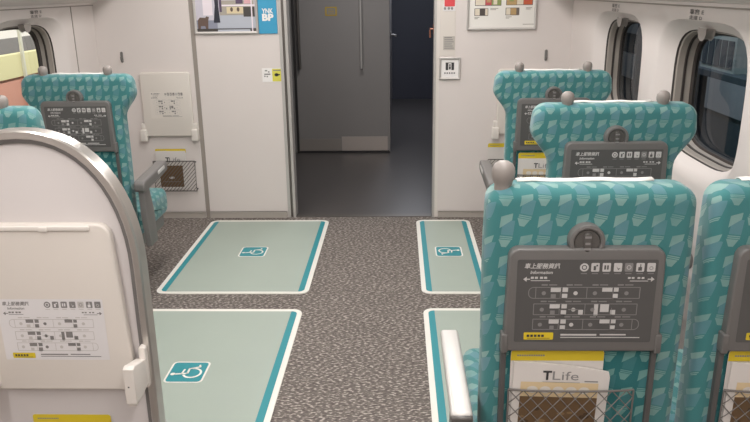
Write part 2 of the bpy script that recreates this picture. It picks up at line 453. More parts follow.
# ------------------------------------------------------------------ wheelchair-space floor markings
def isa(bm, mi, z, mtx):
    """wheelchair figure, drawn upright in a unit square then placed by mtx"""
    vs0 = len(bm.verts)
    ringf(bm, -.06, -.14, .20, .26, z, mi, 24, math.radians(115), math.radians(372), 'xy')
    flat(bm, circ(-.12, .36, .065, 14), z, mi, 'xy')
    def bar(a, b, w):
        a = Vector(a); b = Vector(b); d = (b - a).normalized(); n = Vector((-d.y, d.x)) * w / 2; e = d * w * .3
        flat(bm, [tuple(a - n - e), tuple(b - n + e), tuple(b + n + e), tuple(a + n - e)], z, mi, 'xy')
    bar((-.12, .27), (-.08, -.02), .07); bar((-.10, .13), (.12, .10), .05); bar((-.08, -.02), (.16, -.02), .06); bar((.16, -.02), (.26, -.28), .06); bar((.26, -.28), (.35, -.25), .05)
    bm.verts.ensure_lookup_table()
    bmesh.ops.transform(bm, matrix=mtx, verts=bm.verts[vs0:])
def floor_mat(x0, x1, y0, y1, label, rot):
    t = thing('wheelchair_space_mat', label, 'floor marking', ((x0 + x1) / 2, (y0 + y1) / 2, 0), 0, 'wheelchair space floor mats')
    hx, hy = (x1 - x0) / 2, (y1 - y0) / 2
    bm = NB(); slab(bm, rrect(-hx, hx, -hy, hy, .05), .0032, -.0005, .0008, 1, plane='xy', front_only=True); obj('border', bm, M['matwhite'], t)
    bm = NB(); flat(bm, rrect(-hx + .024, hx - .024, -hy + .026, hy - .026, .03), .0040, 0, 'xy'); obj('surface', bm, M['sage'], t)
    for s in (-1, 1):
        a, b = (-hx + .024, -hx + .054) if s < 0 else (hx - .054, hx - .024)
        r = (.028, .001, .001, .028) if s < 0 else (.001, .028, .028, .001)
        bm = NB(); flat(bm, rrect(a, b, -hy + .026, hy - .026, r), .0046, 0, 'xy'); obj('edge_stripe', bm, M['teal'], t)
    bm = NB()
    flat(bm, rrect(-.08, .08, -.085, .085, .022), .0050, 0, 'xy'); flat(bm, rrect(-.072, .072, -.077, .077, .016), .0056, 1, 'xy')
    isa(bm, 0, .0062, Matrix.Rotation(rot, 4, 'Z') @ Matrix.Diagonal((.155, .155, 1, 1)))
    obj('wheelchair_symbol', bm, [M['matwhite'], M['teal']], t)
floor_mat(-1.27, -.468, 3.385, 4.612, 'wide pale green wheelchair space marking left of the aisle, nearest the doorway', PI / 2)
floor_mat(-1.27, -.468, 1.98, 3.197, 'wide pale green wheelchair space marking left of the aisle beside the silver-rimmed partition', PI / 2)
floor_mat(.12, .478, 3.387, 4.612, 'narrow pale green wheelchair space marking right of the aisle, nearest the doorway', -PI / 2)
floor_mat(.12, .478, 1.98, 3.209, 'narrow pale green wheelchair space marking right of the aisle beside the near armrest', -PI / 2)

# ------------------------------------------------------------------ information print (shared by trays)
def info_print(bm, x0, x1, z0, z1, y, dark=True):
    """materials: 0 background, 1 light print, 2 line print, 3 yellow"""
    W, Hh = x1 - x0, z1 - z0
    U = lambda X_: x0 + (X_ - 104) / 411 * W
    V = lambda Y_: z1 - (Y_ - 120) / 235 * Hh
    k = W / 411
    y1, y2, y3 = y - .0004, y - .0008, y - .0012
    flat(bm, rrect(x0, x1, z0, z1, .004), y, 0)
    text(bm, '車上服務資訊', U(125), V(143), 18 * k, y1, 1, .02, .2, width=104 * k)
    text(bm, 'Information', U(143), V(159), 14 * k, y1, 1, .02, .2, width=66 * k)
    def bar(a, b, c, d, mi=1, r=.0003, yy=None): flat(bm, rrect(U(a), U(c), V(d), V(b), min(r, k * (d - b) * .4)), yy or y1, mi)
    # arrows
    for s, ax in ((-1, 123), (1, 508)):
        flat(bm, [(U(ax), V(174)), (U(ax - s * 10), V(181 if s < 0 else 167)), (U(ax - s * 10), V(167 if s < 0 else 181))], y1, 1)
        bar(*((ax + 9, 172.5, ax + 20, 175.5) if s < 0 else (ax - 20, 172.5, ax - 9, 175.5)))
    for a in (145, 157, 172, 184): bar(a, 167, a + 9, 173, 1)
    bar(145, 177, 202, 179, 1)
    for a in (430, 441, 458, 470): bar(a, 168, a + 8, 173, 1)
    bar(436, 178, 490, 180, 1)
    # service pictograms
    for i, a in enumerate((300, 332, 365, 398, 430, 463, 495)):
        if i == 0: flat(bm, circ(U(a), V(141), 13 * k), y1, 1); ringf(bm, U(a), V(141), 5 * k, 8 * k, y2, 0, 12)
        else:
            flat(bm, rrect(U(a - 12), U(a + 12), V(153), V(129), 3 * k), y1, 1 if i != 4 else 2)
            if i == 1: flat(bm, rrect(U(a - 5), U(a + 2), V(149), V(137), k), y2, 0); flat(bm, circ(U(a + 5), V(136), 3 * k, 8), y2, 0)
            if i == 2:
                for d in (-7, 1): flat(bm, rrect(U(a + d), U(a + d + 5), V(147), V(135), k), y2, 0)
            if i == 3: flat(bm, [(U(a - 6), V(135)), (U(a), V(144)), (U(a + 7), V(143)), (U(a + 1), V(149))], y2, 0)
            if i == 4: ringf(bm, U(a), V(141), 5 * k, 7 * k, y2, 1, 10)
            if i == 5: flat(bm, rrect(U(a - 6), U(a + 5), V(150), V(140), k), y2, 0); flat(bm, rrect(U(a - 1), U(a + 2), V(140), V(132), k), y2, 0)
            if i == 6: ringf(bm, U(a), V(143), 4 * k, 6 * k, y2, 2, 10)
        bar(a - 9, 157, a + 9, 159.5, 2)
    # three train outlines, each split in two cars
    def outline(a, b, c, d, rl, rr):
        pts = rrect(U(a), U(c), V(d), V(b), (rl * k, rr * k, rr * k, rl * k), 6); q = inset(pts, 2.2 * k)
        A = [bm.verts.new((u, y1, v)) for u, v in pts]; B = [bm.verts.new((u, y1, v)) for u, v in q]
        for i in range(len(pts)): face(bm, (A[i], A[(i + 1) % len(pts)], B[(i + 1) % len(pts)], B[i]), 2)
    for r, (yt, yb, xa, xb, rl, rr) in enumerate(((196, 229, 140, 470, 16, 2), (243, 276, 157, 466, 2, 2), (287, 319, 157, 476, 2, 16))):
        outline(xa, yt, xb, yb, rl, rr)
        for xm in ((162, 313) if r == 0 else ((311,) if r == 1 else (308, 455))): bar(xm - 1, yt, xm + 1, yb, 2)
        for xm in (235, 390): bar(xm - .8, yt + 12, xm + .8, yb, 2)
        for xt in (178, 252, 328, 402): bar(xt, yt - 8, xt + 18, yt - 4, 2, .0002); bar(xt + 22, yt - 7.5, xt + 46, yt - 4.5, 2, .0002)
        ym = (yt + yb) / 2 + 1
        for xc in (186, 280, 337, 430): flat(bm, circ(U(xc - r * 3), V(ym), 6.5 * k, 12), y1, 2 if xc != 280 else 1)
        bar(206, yt + 1, 236, yt + 14); bar(241, yt + 1, 257, yt + 14)
        bar(207 + r, yt + 20, 222, yb - 1, 2); bar(240, yt + 19, 256, yb)
        if r != 1: bar(358, yt + 1, 388, yt + 13); bar(392, yt + 1, 406, yt + 13); bar(391, yt + 19, 405, yb)
        else: bar(338, yt + 1, 350, yb + 1); bar(356, yt + 1, 382, yt + 24); bar(387, yt + 18, 402, yb - 1); bar(292, yt + 18, 306, yb - 1); bar(262, ym - 1.5, 290, ym + 1, 2)
    flat(bm, rrect(U(133), U(222), V(348), V(327), 3 * k), y1, 3)
    for a in range(142, 190, 11): bar(a, 333, a + 8, 340, 4, .0003, y2)
    bar(143, 343, 212, 344.5, 4, .0001, y2)
    bar(244, 331, 352, 336, 1, .0002); bar(362, 331, 440, 335, 1, .0002); bar(244, 340, 482, 342.5, 1, .0002)
PRINT_D = [M['tray_panel'], M['inklight'], M['inkmid'], M['yellow'], M['ink']]
PRINT_L = [M['sticker'], mat('dark_diagram_print', '827f7d', .6), mat('soft_grey_diagram_print', 'c4c0bc', .6), M['yellow'], M['ink']]

# ------------------------------------------------------------------ seats
def winged(zt=1.134, w=.268, wn=.205, zn=.93, zb=.40):
    R = [(w - .055, zt), ]
    half = []
    for k in range(7):                                    # top corner
        a = PI / 2 * k / 6; half.append((w - .052 + .048 * math.sin(a), zt - .045 + .045 * math.cos(a)))
    half.append((w, zt - .085)); 
    for k in range(1, 9):                                 # shoulder to waist
        t = k / 8; s = t * t * (3 - 2 * t); half.append((w + (wn - w) * s, zt - .085 + (zn - zt + .085) * t))
    half += [(wn, .75), (wn - .002, .6), (wn - .004, zb + .02), (wn - .02, zb)]
    return half
def straight(zt=1.097, w=.229, zb=.40):
    half = []
    for k in range(7):
        a = PI / 2 * k / 6; half.append((w - .045 + .045 * math.sin(a), zt - .04 + .04 * math.cos(a)))
    half += [(w + .002, .98), (w + .002, .85), (w, .7), (w, .55), (w - .002, zb + .02), (w - .02, zb)]
    return half
def outline(half):   # ccw seen from -y (x right, z up)
    return [(x, z) for x, z in reversed(half)] + [(-x, z) for x, z in half]

def net_mesh(x0, x1, z0, z1, y, cell=.0165, r=.0013, depth=.012, sag=0.0):
    bm = NB(); W = x1 - x0; Hh = z1 - z0
    yb = lambda u, v: y - depth * (math.sin(PI * (u - x0) / W) ** .5 if 0 < (u - x0) < W else 0) * (.4 + .6 * math.sin(PI * min(1, max(0, (v - z0) / Hh)) * .8 + .3))
    nx = round(W / cell); cw = W / nx; nz = max(1, round(Hh / (cell * 1.15))); ch = Hh / nz
    for i in range(nx):
        for j in range(nz):
            a, c = x0 + i * cw, z0 + j * ch
            if (i + j) % 2: s = [((a, c), (a + cw, c + ch))]
            else: s = [((a, c + ch), (a + cw, c))]
            for p, q in s:
                m = ((p[0] + q[0]) / 2 , (p[1] + q[1]) / 2)
                tube(bm, [(p[0], yb(*p), p[1]), (m[0], yb(*m), m[1]), (q[0], yb(*q), q[1])], r, 4, cap=False)
    pts = [(x0 + W * k / 10, yb(x0 + W * k / 10, z1), z1) for k in range(11)]
    tube(bm, pts, r * 1.9, 6)
    for xx in (x0, x1): tube(bm, [(xx, y, z0), (xx, y - .001, z1)], r * 1.7, 6)
    tube(bm, [(x0, y, z0), (x1, y, z0)], r * 1.7, 6)
    return bm

INFO = {}
def make_seat(label, kind, loc, group):
    """local frame: y=0 is the rear face of the tray, seat faces +y, z=0 floor"""
    t = thing('train_seat', label, 'seat', loc, 0, group)
    near = kind == 'near'
    half = straight(w=.215 if loc[0] > .6 else .222) if near else winged()
    zt = half[0][1]; tz = 0 if near else .045          # tray is higher on the winged seats
    hw = .222 if near else .205
    sx_ = (.012 if loc[0] < .6 else .002) if near else 0
    bm = NB(); slab(bm, [(a + sx_, b) for a, b in outline(half)], .012, .110, .030, 5); obj('backrest', bm, M['fab'], t, smooth='auto')
    # thin slab in a darker teal over the lower back
    bm = NB(); slab(bm, rrect(-.162, .162, .40, .86 + tz, .01), .007, .02, .003, 2); obj('darker_lower_back', bm, M['fab_dark'], t)
    # white cloth over the headrest
    bm = NB()
    zf = zt
    xc0, xc1 = (-.142, .152) if near else (-.128, .128)
    prof = [(.070, zf - .001), (.072, zf + .001), (.078, zf + .0015), (.088, zf + .0015), (.095, zf - .001), (.104, zf - .009), (.113, zf - .03), (.1135, zf - .2)]
    top = [[bm.verts.new((xc0 + (xc1 - xc0) * k / 8, y, z + (.0018 * math.sin(k * 1.7) if i < 4 else 0))) for k in range(9)] for i, (y, z) in enumerate(prof)]
    for A, B in zip(top, top[1:]):
        for k in range(8): face(bm, (A[k], A[k + 1], B[k + 1], B[k]))
    o = obj('headrest_cover', bm, M['cover'], t, smooth=True)
    sm = o.modifiers.new('thick', 'SOLIDIFY'); sm.thickness = .002; sm.offset = 1
    # hand grips
    for gx in (() if near and loc[0] > .6 else (-.176,) if near else (-.156, .152)):
        bm = NB(); rr = .0235; gs = 1.06 if near else .9
        lathe(bm, [(.018, -.05), (.0175, -.004), (.0178, .002), (.0205, .008), (.0228, .015), (.0238, .024), (.0228, .034), (.0185, .042), (.0105, .0475), (0, .049)], 24, Matrix.Translation((gx, .045, zt + (.001 if near else -.003))) @ Matrix.Diagonal((gs, gs, gs, 1)))
        obj('hand_grip', bm, M['grip'], t, smooth=True)
    # table
    z0, z1 = .731 + tz, .972 + tz
    tr = NB(); pts = rrect(-.17, .17, z0, z1, (.012, .012, .022, .022), 6)
    pts = [(x * (1 - .035 * (z - z0) / (z1 - z0)), z) for x, z in pts]
    slab(tr, pts, -.014, .014, .005, 4)
    tray = obj('tray_table', tr, M['tray'], t, smooth='auto')
    bm = NB(); info_print(bm, -.147, .149, .755 + tz, .948 + tz, -.0146)
    obj('information_print', bm, PRINT_D, tray)
    # round latch above the tray
    bm = NB(); RX = Matrix.Translation((-.002, .012, .985 + tz)) @ Matrix.Rotation(PI / 2, 4, 'X')
    lathe(bm, [(.0385, 0), (.0385, .018), (.037, .022), (.032, .0235), (.0285, .022), (.0275, .019), (.0275, .004)], 32, RX)
    la = obj('latch_ring', bm, M['tray'], t, smooth='auto')
    bm = NB(); lathe(bm, [(.0272, 0), (.0272, .017), (.026, .0195), (0, .0195)], 28, RX)
    slab(bm, rrect(-.010, .006, .962 + tz, 1.006 + tz, .0075), -.014, -.006, .003, 3)
    kn = obj('latch_knob', bm, M['lock'], la, smooth='auto')
    bm = NB()
    for dz, w in ((.012, .007), (-.002, .0055), (-.014, .0075)): flat(bm, rrect(-.002 - w, -.002 + w, .983 + tz + dz, .988 + tz + dz, .0015), -.0145)
    obj('latch_mark', bm, M['inkmid'], kn)
    # hinges and side channels
    for s in (-1, 1):
        bm = NB(); slab(bm, rrect(min(s * .160, s * .1745), max(s * .160, s * .1745), z0 - .004, z0 + .042, .004), -.0165, .012, .003, 2)
        obj('tray_hinge', bm, M['tray'], t, smooth='auto')
        bm = NB(); slab(bm, rrect(min(s * .160, s * .172), max(s * .160, s * .172), .40, z0 + .0, .003), -.003, .014, .002, 2)
        obj('side_channel', bm, M['tray_panel'], t, smooth='auto')
    # net pocket
    zn = .632 + tz * .6
    bm = net_mesh(-.152, .128, zn - .2, zn, -.006, depth=.016)
    obj('pocket_net', bm, M['net'], t)
    # seat cushion, armrests, pedestal
    bm = NB(); slab(bm, rrect(.10, .56, .30, .45, (.05, .05, .045, .02), 6), -.205, .205, .035, 4, plane='yz'); obj('seat_cushion', bm, M['fab'], t, smooth='auto')
    bm = NB(); slab(bm, rrect(.06, .50, .24, .315, .02, 4), -.19, .19, .01, 2, plane='yz'); obj('seat_pan', bm, M['seatgrey'], t, smooth='auto')
    bm = NB(); box(bm, -.05, .05, .17, .42, .03, .26); slab(bm, rrect(-.10, .10, .12, .42, .03), .04, .0, .01, 2, plane='xy'); obj('pedestal', bm, M['alu_dark'], t, smooth='auto')
    for s in (-1, 1):
        if near and (s > 0 or loc[0] > .6): continue
        if near and s < 0 and loc[0] > .6: xa = -.228
        else: xa = s * (.262 if s < 0 or not near else .235)
        if near and loc[0] > .6 and s > 0: continue
        w = (.012 if loc[0] > .6 else .024) if near else .027
        bm = NB()
        if near:
            slab(bm, rrect(-.075, .335, .585, .612, .011, 5), xa - w, xa + w, .008, 3, plane='yz', mi=0)
            slab(bm, rrect(-.082, -.06, .578, .606, .006, 3), xa - w, xa + w, .005, 2, plane='yz', mi=1)
        else:
            v = len(bm.verts)
            slab(bm, rrect(-.02, .35, -.029, .029, .022, 5), xa - w, xa + w, .009, 3, plane='yz', mi=0)
            slab(bm, rrect(.19, .30, -.004, .016, .008, 4), xa - w - .002, xa + w + .002, .002, 1, plane='yz', mi=2)
            bm.verts.ensure_lookup_table()
            bmesh.ops.transform(bm, matrix=Matrix.Translation((0, 0, .600)) @ Matrix.Rotation(math.radians(4), 4, 'X'), verts=bm.verts[v:])
        ar = obj('armrest', bm, [M['armsilver'] if near else M['seatgrey'], M['lock'], M['inklight']], t, smooth='auto')
        bm = NB(); slab(bm, [(.03, .28), (.13, .28), (.12, .45), (.075, .60), (.0, .60), (.0, .45)], xa - w * .55, xa + w * .55, .006, 2, plane='yz')
        obj('armrest_bracket', bm, M['seatgrey'], ar, smooth='auto')
    return t
def copy_tree(o, parent=None):
    c = o.copy(); C.objects.link(c)
    if parent: c.parent = parent
    for ch in list(o.children): copy_tree(ch, c)
    return c

n1 = make_seat('nearest teal patterned seat with grey tray, on the aisle side at right front', 'near', (.400, 1.44, 0), 'near pair of teal seats')
n2 = make_seat('teal patterned seat cut by the right picture edge, beside the wall', 'near', (.880, 1.44, 0), 'near pair of teal seats')
SG = 'single teal winged seats'
s1 = make_seat('middle of the right side teal winged seats with two grey grips, below the nearer window', 'single', (.710, 2.31, 0), SG)
def seat_copy(label, loc):
    c = copy_tree(s1); c.location = loc; c['label'] = label; c['group'] = SG; return c
s2 = seat_copy('far right teal winged seat with two grey grips, nearest the end wall', (.710, 3.28, 0))
s3 = seat_copy('far left teal winged seat with dark tray in front of the end wall tray', (-1.512, 3.31, 0))
s4 = seat_copy('teal seat at the left picture edge behind the silver-rimmed partition, only its shoulder showing', (-1.49, 2.33, 0))

# ------------------------------------------------------------------ reading matter in the pockets
def safety_card(label, x, y, z, w=.207, h=.285, rx=0, group='yellow-topped safety cards'):
    t = thing('safety_card', label, 'card', (x, y, z), 0, group)
    bm = NB(); slab(bm, rrect(0, w, 0, h, .008), -.0012, 0, .0004, 1); obj('card', bm, M['paper'], t)
    bm = NB(); flat(bm, rrect(.0005, w - .0005, h - .027, h - .0005, (.0005, .0005, .008, .008)), -.0016, 0)
    for k in range(12): flat(bm, rrect(.014 + k * .0052, .018 + k * .0052, h - .016, h - .012, .0005), -.0019, 1)
    obj('yellow_band', bm, [M['yellow'], M['inkgrey']], t)
    return t
def magazine(label, x, y, z, tilt=0, w=.212, h=.27, sc=1, group='white magazines in the seat pockets', curl=True):
    t = thing('magazine', label, 'magazine', (x, y, z), 0, group); t.rotation_euler = (0, tilt, 0)
    bm = NB()
    def top(u): return h + (0.004 - .020 * (u / w) ** 2 if curl else 0)
    xs = [w * k / 12 for k in range(13)]
    pts = [(a, 0) for a in xs] + [(w + (.004 if curl else 0), h - .03)] * curl + [(a, top(a)) for a in reversed(xs)]
    slab(bm, pts, -.005, 0, .0006, 1); obj('pages', bm, M['paper'], t)
    bm = NB()
    flat(bm, rrect(.018, w - .02, 0, h - .045, .001), -.0055, 2)
    flat(bm, rrect(.018, w - .02, 0, h - .082, .001), -.0059, 3)
    text(bm, 'T', .066, h - .038, .031, -.006, 0, .035); text(bm, 'Life', .088, h - .038, .031, -.006, 1, .0, width=.058)
    for k in range(5): flat(bm, circ(.045 + k * .029, h - .064, .0125, 14, .009), -.0061, 4)
    flat(bm, rrect(w - .052, w - .022, h - .042, h - .039, .0004), -.006, 1)
    flat(bm, rrect(.066, .15, h - .0445, h - .0435, .0002), -.006, 1)
    rnd = random.Random(3)
    for k in range(26):
        a, b = rnd.uniform(.024, w - .034), rnd.uniform(.01, h - .11); q = rnd.uniform(.004, .012)
        flat(bm, circ(a, b, q, 8, q * .45), -.0061 - k * .00001, 5 if k % 2 else 6)
    obj('cover_print', bm, [M['ink'], M['inkgrey'], M['tan'], BROWN, M['cream'], BROWN2, BROWN3], t)
    return t
BROWN = mat('brown_cover_photo', '6a5238', .5, var=.35); BROWN2 = mat('dark_brown_cover_photo', '4e3b28', .5); BROWN3 = mat('light_brown_cover_photo', '8a704e', .5)
def pocket_set(sx, sy, tz, lc, lm):
    z = .727 + tz * .8
    safety_card(lc, sx - .149, sy + .003, z - .285)
    magazine(lm, sx - .149, sy - .001, z - .300, math.radians(1.5))
pocket_set(.400, 1.44, 0, 'yellow-topped safety card behind the magazine in the nearest seat pocket', 'white magazine lettered TLife in the nearest seat pocket')
pocket_set(.880, 1.44, 0, 'yellow-topped safety card in the seat pocket at the right picture edge', 'white and brown magazine in the net pocket at the right picture edge')
pocket_set(.710, 3.28, .045, 'yellow-topped safety card in the pocket of the far right winged seat', 'white magazine in the net pocket of the far right winged seat')
pocket_set(-1.512, 3.31, .045, 'yellow-topped safety card in the pocket of the far left winged seat', 'magazine in the net pocket of the far left winged seat')

# ------------------------------------------------------------------ silver-rimmed partition at left front
t = thing('partition', 'pale grey arched partition with silver rim and folded cream table at left front', 'partition', (-.966, 1.75, 0))
def arch(a, zt, z0, zb, n=28):
    b = zt - z0
    return [(-a, zb), (a, zb), (a, z0 * .5 + zb * .5)] + [(a * math.copysign(abs(math.cos(PI * k / n)) ** .9, math.cos(PI * k / n)), z0 + b * abs(math.sin(PI * k / n)) ** .9) for k in range(n + 1)] + [(-a, z0 * .5 + zb * .5)]
bm = NB(); slab(bm, arch(.262, 1.150, .79, .02), .012, .055, .004, 2); obj('panel', bm, M['cream_shell'], t, smooth='auto')
bm = NB()
def rimprof(A0, A1, y0, y1, mi):
    a = arch(*A0); b = arch(*A1)
    La = [[bm.verts.new((x, y, z)) for x, z in pts] for pts, y in ((b, y0 + .012), (b, y0 + .004), (inset(b, -.004), y0), (inset(a, .004), y0), (a, y0 + .005), (a, y1 - .005), (inset(a, .005), y1), (b, y1))]
    n = len(a)
    for A, B in zip(La, La[1:] + La[:1]):
        for i in range(n): face(bm, (A[i], A[(i + 1) % n], B[(i + 1) % n], B[i]), mi)
rimprof((.284, 1.172, .79, .0), (.262, 1.150, .79, .02), -.004, .050, 0)
obj('rim', bm, M['rail'], t, smooth='auto')
bm = NB()
a = arch(.262, 1.150, .79, .02); b = arch(.250, 1.138, .79, .03)
for (P0, ya), (P1, yb_) in (((a, .000), (b, .006)), ((b, .006), (b, .0125))):
    A = [bm.verts.new((x, ya, z)) for x, z in P0]; B = [bm.verts.new((x, yb_, z)) for x, z in P1]
    for i in range(len(P0)): face(bm, (A[i], A[(i + 1) % len(A)], B[(i + 1) % len(A)], B[i]))
obj('rim_gasket', bm, M['seatgrey'], t, smooth='auto')
bm = NB()
pts = rrect(-.165, .238, .438, .927, (.01, .01, .035, .035), 7)
pts = [(x * (1 - .10 * max(0, (z - .438) / .475) ** 1.5), z) for x, z in pts]
slab(bm, pts, -.014, .0115, .007, 4)
tray = obj('folded_table', bm, M['cream'], t, smooth='auto')
bm = NB(); slab(bm, rrect(-.16, .165, .909, .923, .006), -.0185, -.010, .003, 3); slab(bm, rrect(.03, .055, .907, .921, .005), -.021, -.017, .002, 2)
obj('table_lip', bm, M['whiteplastic'], tray, smooth='auto')
bm = NB(); info_print(bm, -.118, .172, .534, .716, -.0146); 
st = obj('information_sticker', bm, PRINT_L, tray)
for s in (-1, 1):
    bm = NB()
    cx = .242 if s > 0 else -.177
    slab(bm, [(-.108, .455), (-.06, .452), (-.012, .466), (-.012, .538), (-.095, .562), (-.108, .556)], cx + .000, cx + .030, .004, 3, plane='yz')
    slab(bm, rrect(-.100, -.078, .440, .458, .004), cx + .002, cx + .022, .003, 2, plane='yz')
    la = obj('table_latch', bm, M['whiteplastic'], t, smooth='auto')
    bm = NB(); slab(bm, rrect(cx + .012, cx + .032, .45, .575, .007), -.02, .0115, .004, 2); obj('latch_arm', bm, M['whiteplastic'], la, smooth='auto')
    bm = NB(); flat(bm, circ(cx + .012, .505, .0024, 8), -.1085); obj('latch_hole', bm, M['ink'], la)
bm = net_mesh(-.15, .15, .08, .27, .010, depth=.02); obj('pocket_net', bm, M['net'], t)
safety_card('yellow-topped safety card below the folded cream table on the arched partition', -.958 - .095, 1.759, .062, w=.228)

# ------------------------------------------------------------------ end-wall folding tables
def wall_table(label, x0, x1, grp='cream folding tables on the end wall'):
    xc = (x0 + x1) / 2; hw = (x1 - x0) / 2
    t = thing('folding_table', label, 'folding table', (xc, YE, 0), 0, grp)
    bm = NB(); pts = rrect(-hw, hw, .578, 1.0, (.01, .01, .02, .02), 5)
    slab(bm, pts, -.03, -.002, .007, 3); tb = obj('table_top', bm, M['cream'], t, smooth='auto')
    bm = NB(); info_print(bm, -hw + .055, hw - .05, .70, .875, -.0306); obj('information_sticker', bm, [M['cream']] + PRINT_L[1:3] + [M['cream'], M['cream']], tb)
    for s in (-1, 1):
        bm = NB(); cx = s * (hw + .006)
        slab(bm, rrect(cx - .021, cx + .021, .548, .625, .006), -.05, -.002, .005, 3)
        slab(bm, rrect(cx - .014, cx + .014, .62, .665, .005), -.03, -.002, .004, 2)
        obj('hinge_block', bm, M['whiteplastic'], t, smooth='auto')
    return t
wall_table('cream folding table stowed on the end wall left of the doorway', -1.687, -1.357)
wall_table('cream folding table stowed on the end wall, mostly hidden by the far right seat', .645, .975)
def wall_pocket(label, x0, x1, z0, z1):
    t = thing('magazine_rack', label, 'magazine pocket', ((x0 + x1) / 2, YE, z0), 0, 'magazine pockets on the end wall')
    hw = (x1 - x0) / 2; h = z1 - z0
    bm = NB()
    for k in range(-8, 17):                               # slanting bars, clipped to the frame
        a = -hw + k * .0235; p = Vector((a, 0)); q = Vector((a + h * .9, h)) if True else 0
        pts = []
        u0 = max(0, (-hw - p.x) / (q.x - p.x)); u1 = min(1, (hw - p.x) / (q.x - p.x))
        if u1 <= u0: continue
        tube(bm, [(p.x + (q.x - p.x) * u, -.03, h * u) for u in (u0, u1)], .0022, 5)
    obj('slanted_bars', bm, M['net'], t)
    bm = NB(); tube(bm, [(-hw, -.03, 0), (hw, -.03, 0), (hw, -.03, h), (-hw, -.03, h)], .004, 6, closed=True)
    for sx in (-hw, hw):
        for zz in (.01, h - .01): tube(bm, [(sx, -.03, zz), (sx, 0, zz)], .004, 6)
    obj('frame', bm, M['netdark'], t)
    return t
def wall_magazine(label, x, z):
    t = thing('magazine', label, 'magazine', (x, YE - .010, z), 0, 'magazines on the end wall')
    bm = NB(); slab(bm, rrect(0, .205, 0, .27, .002), -.006, 0, .001, 1); obj('pages', bm, M['paper'], t)
    bm = NB(); flat(bm, rrect(.02, .18, .02, .17, .001), -.0065, 0); flat(bm, circ(.10, .085, .020, 14, .008), -.007, 1)
    for k in range(9): flat(bm, rrect(.035 + k * .014, .045 + k * .014, .055, .059, .001), -.007, 2)
    text(bm, 'T', .066, .195, .045, -.0066, 3, .03); text(bm, 'Life', .092, .195, .045, -.0066, 2, 0, width=.075)
    obj('cover_print', bm, [BROWN, M['inklight'], M['inkgrey'], M['ink']], t)
wall_pocket('net magazine pocket with slanted bars low on the end wall at left', -1.655, -1.372, .20, .408)
safety_card('yellow-topped card above the slatted pocket on the left end wall', -1.642, YE - .003, .21, w=.21, h=.278)
wall_magazine('brown and white magazine held in the slatted pocket on the left end wall', -1.640, .205)
wall_pocket('magazine pocket on the end wall, hidden by the far right seat', .60, .88, .20, .408)
safety_card('yellow-topped card low on the end wall left of the far right seat', .597, YE - .003, .235, w=.21, h=.278)

# ------------------------------------------------------------------ things on the end wall
def poster_frame(name, label, x0, x1, z0, z1, fr, build):
    t = thing(name, label, 'poster', ((x0 + x1) / 2, YE, z0), 0)
    hw = (x1 - x0) / 2; h = z1 - z0
    bm = NB(); y1 = -.014
    o = rrect(-hw, hw, 0, h, .004, 2); i_ = rrect(-hw + fr, hw - fr, fr, h - fr, .002, 2)
    L = [[bm.verts.new((a, y, b)) for a, b in P] for P, y in ((o, 0), (o, y1), (inset(o, fr * .4), y1 - .003), (i_, y1 + .003), (i_, -.004))]
    bridge(bm, L); obj('frame', bm, M['alu'], t, smooth='auto')
    bm = NB(); ms = build(bm, hw - fr, h, fr); obj('printed_sheet', bm, ms, t)
    return t
def street(bm, hw, h, fr):
    y = -.005
    cols = ['c9c5d0', 'b8b6c0', '8f93a3', '33343f', '5b4b63', '4a4744', 'd8c9a6', 'a8a196', 'b5bac4', 'e9dfe6', 'd8a7b0', '6a5850']
    ms = [mat('street_photo_%s' % n, c, .35) for n, c in zip(('mist', 'wall', 'paving', 'coat', 'plum', 'shadow', 'sand', 'stone', 'path', 'glow', 'rose', 'fur'), cols)]
    def q(a, b, c, d, mi, k): flat(bm, rrect(-hw + a * 2 * hw, -hw + c * 2 * hw, fr + b, fr + d, .001, 2), y - k * .0003, mi)
    q(0, 0, 1, h - 2 * fr, 0, 0); q(0, 0, 1, .07, 2, 1); q(.35, .02, 1, .10, 8, 2); q(0, .0, 1, .018, 5, 3); q(.35, .0, .9, .012, 8, 4)
    q(.40, .10, .98, .19, 7, 3); q(.52, .11, .80, .15, 6, 4); q(.80, .09, .99, .15, 5, 4)
    for k in range(5): flat(bm, circ(-hw + (.55 + k * .055) * 2 * hw, fr + .135, .009, 10, .014), y - .0018, 11 if k % 2 else 6)
    q(.44, .155, 1, .165, 9, 5); q(.68, .17, .80, .30, 4, 5); q(.82, .17, .95, .30, 10, 5); q(.40, .12, .44, .3, 4, 5)
    # standing figure in a dark coat
    flat(bm, [(-hw + u * 2 * hw, fr + v) for u, v in ((.29, .055), (.40, .055), (.385, .16), (.40, .3), (.31, .3), (.325, .16))], y - .0021, 3)
    # small dark dog-like shape in the corner
    flat(bm, [(-hw + u * 2 * hw, fr + v) for u, v in ((.02, .018), (.06, .018), (.07, .035), (.14, .035), (.15, .018), (.19, .018), (.2, .07), (.215, .09), (.17, .095), (.15, .085), (.06, .088), (.02, .07))], y - .0024, 11)
    q(.12, .1, .28, .3, 9, 1); q(.93, .0, .95, .3, 9, 6)
    return ms
poster_frame('framed_poster', 'silver-framed street photo poster left of the doorway', -1.30, -.888, 1.237, 1.78, .016, street)
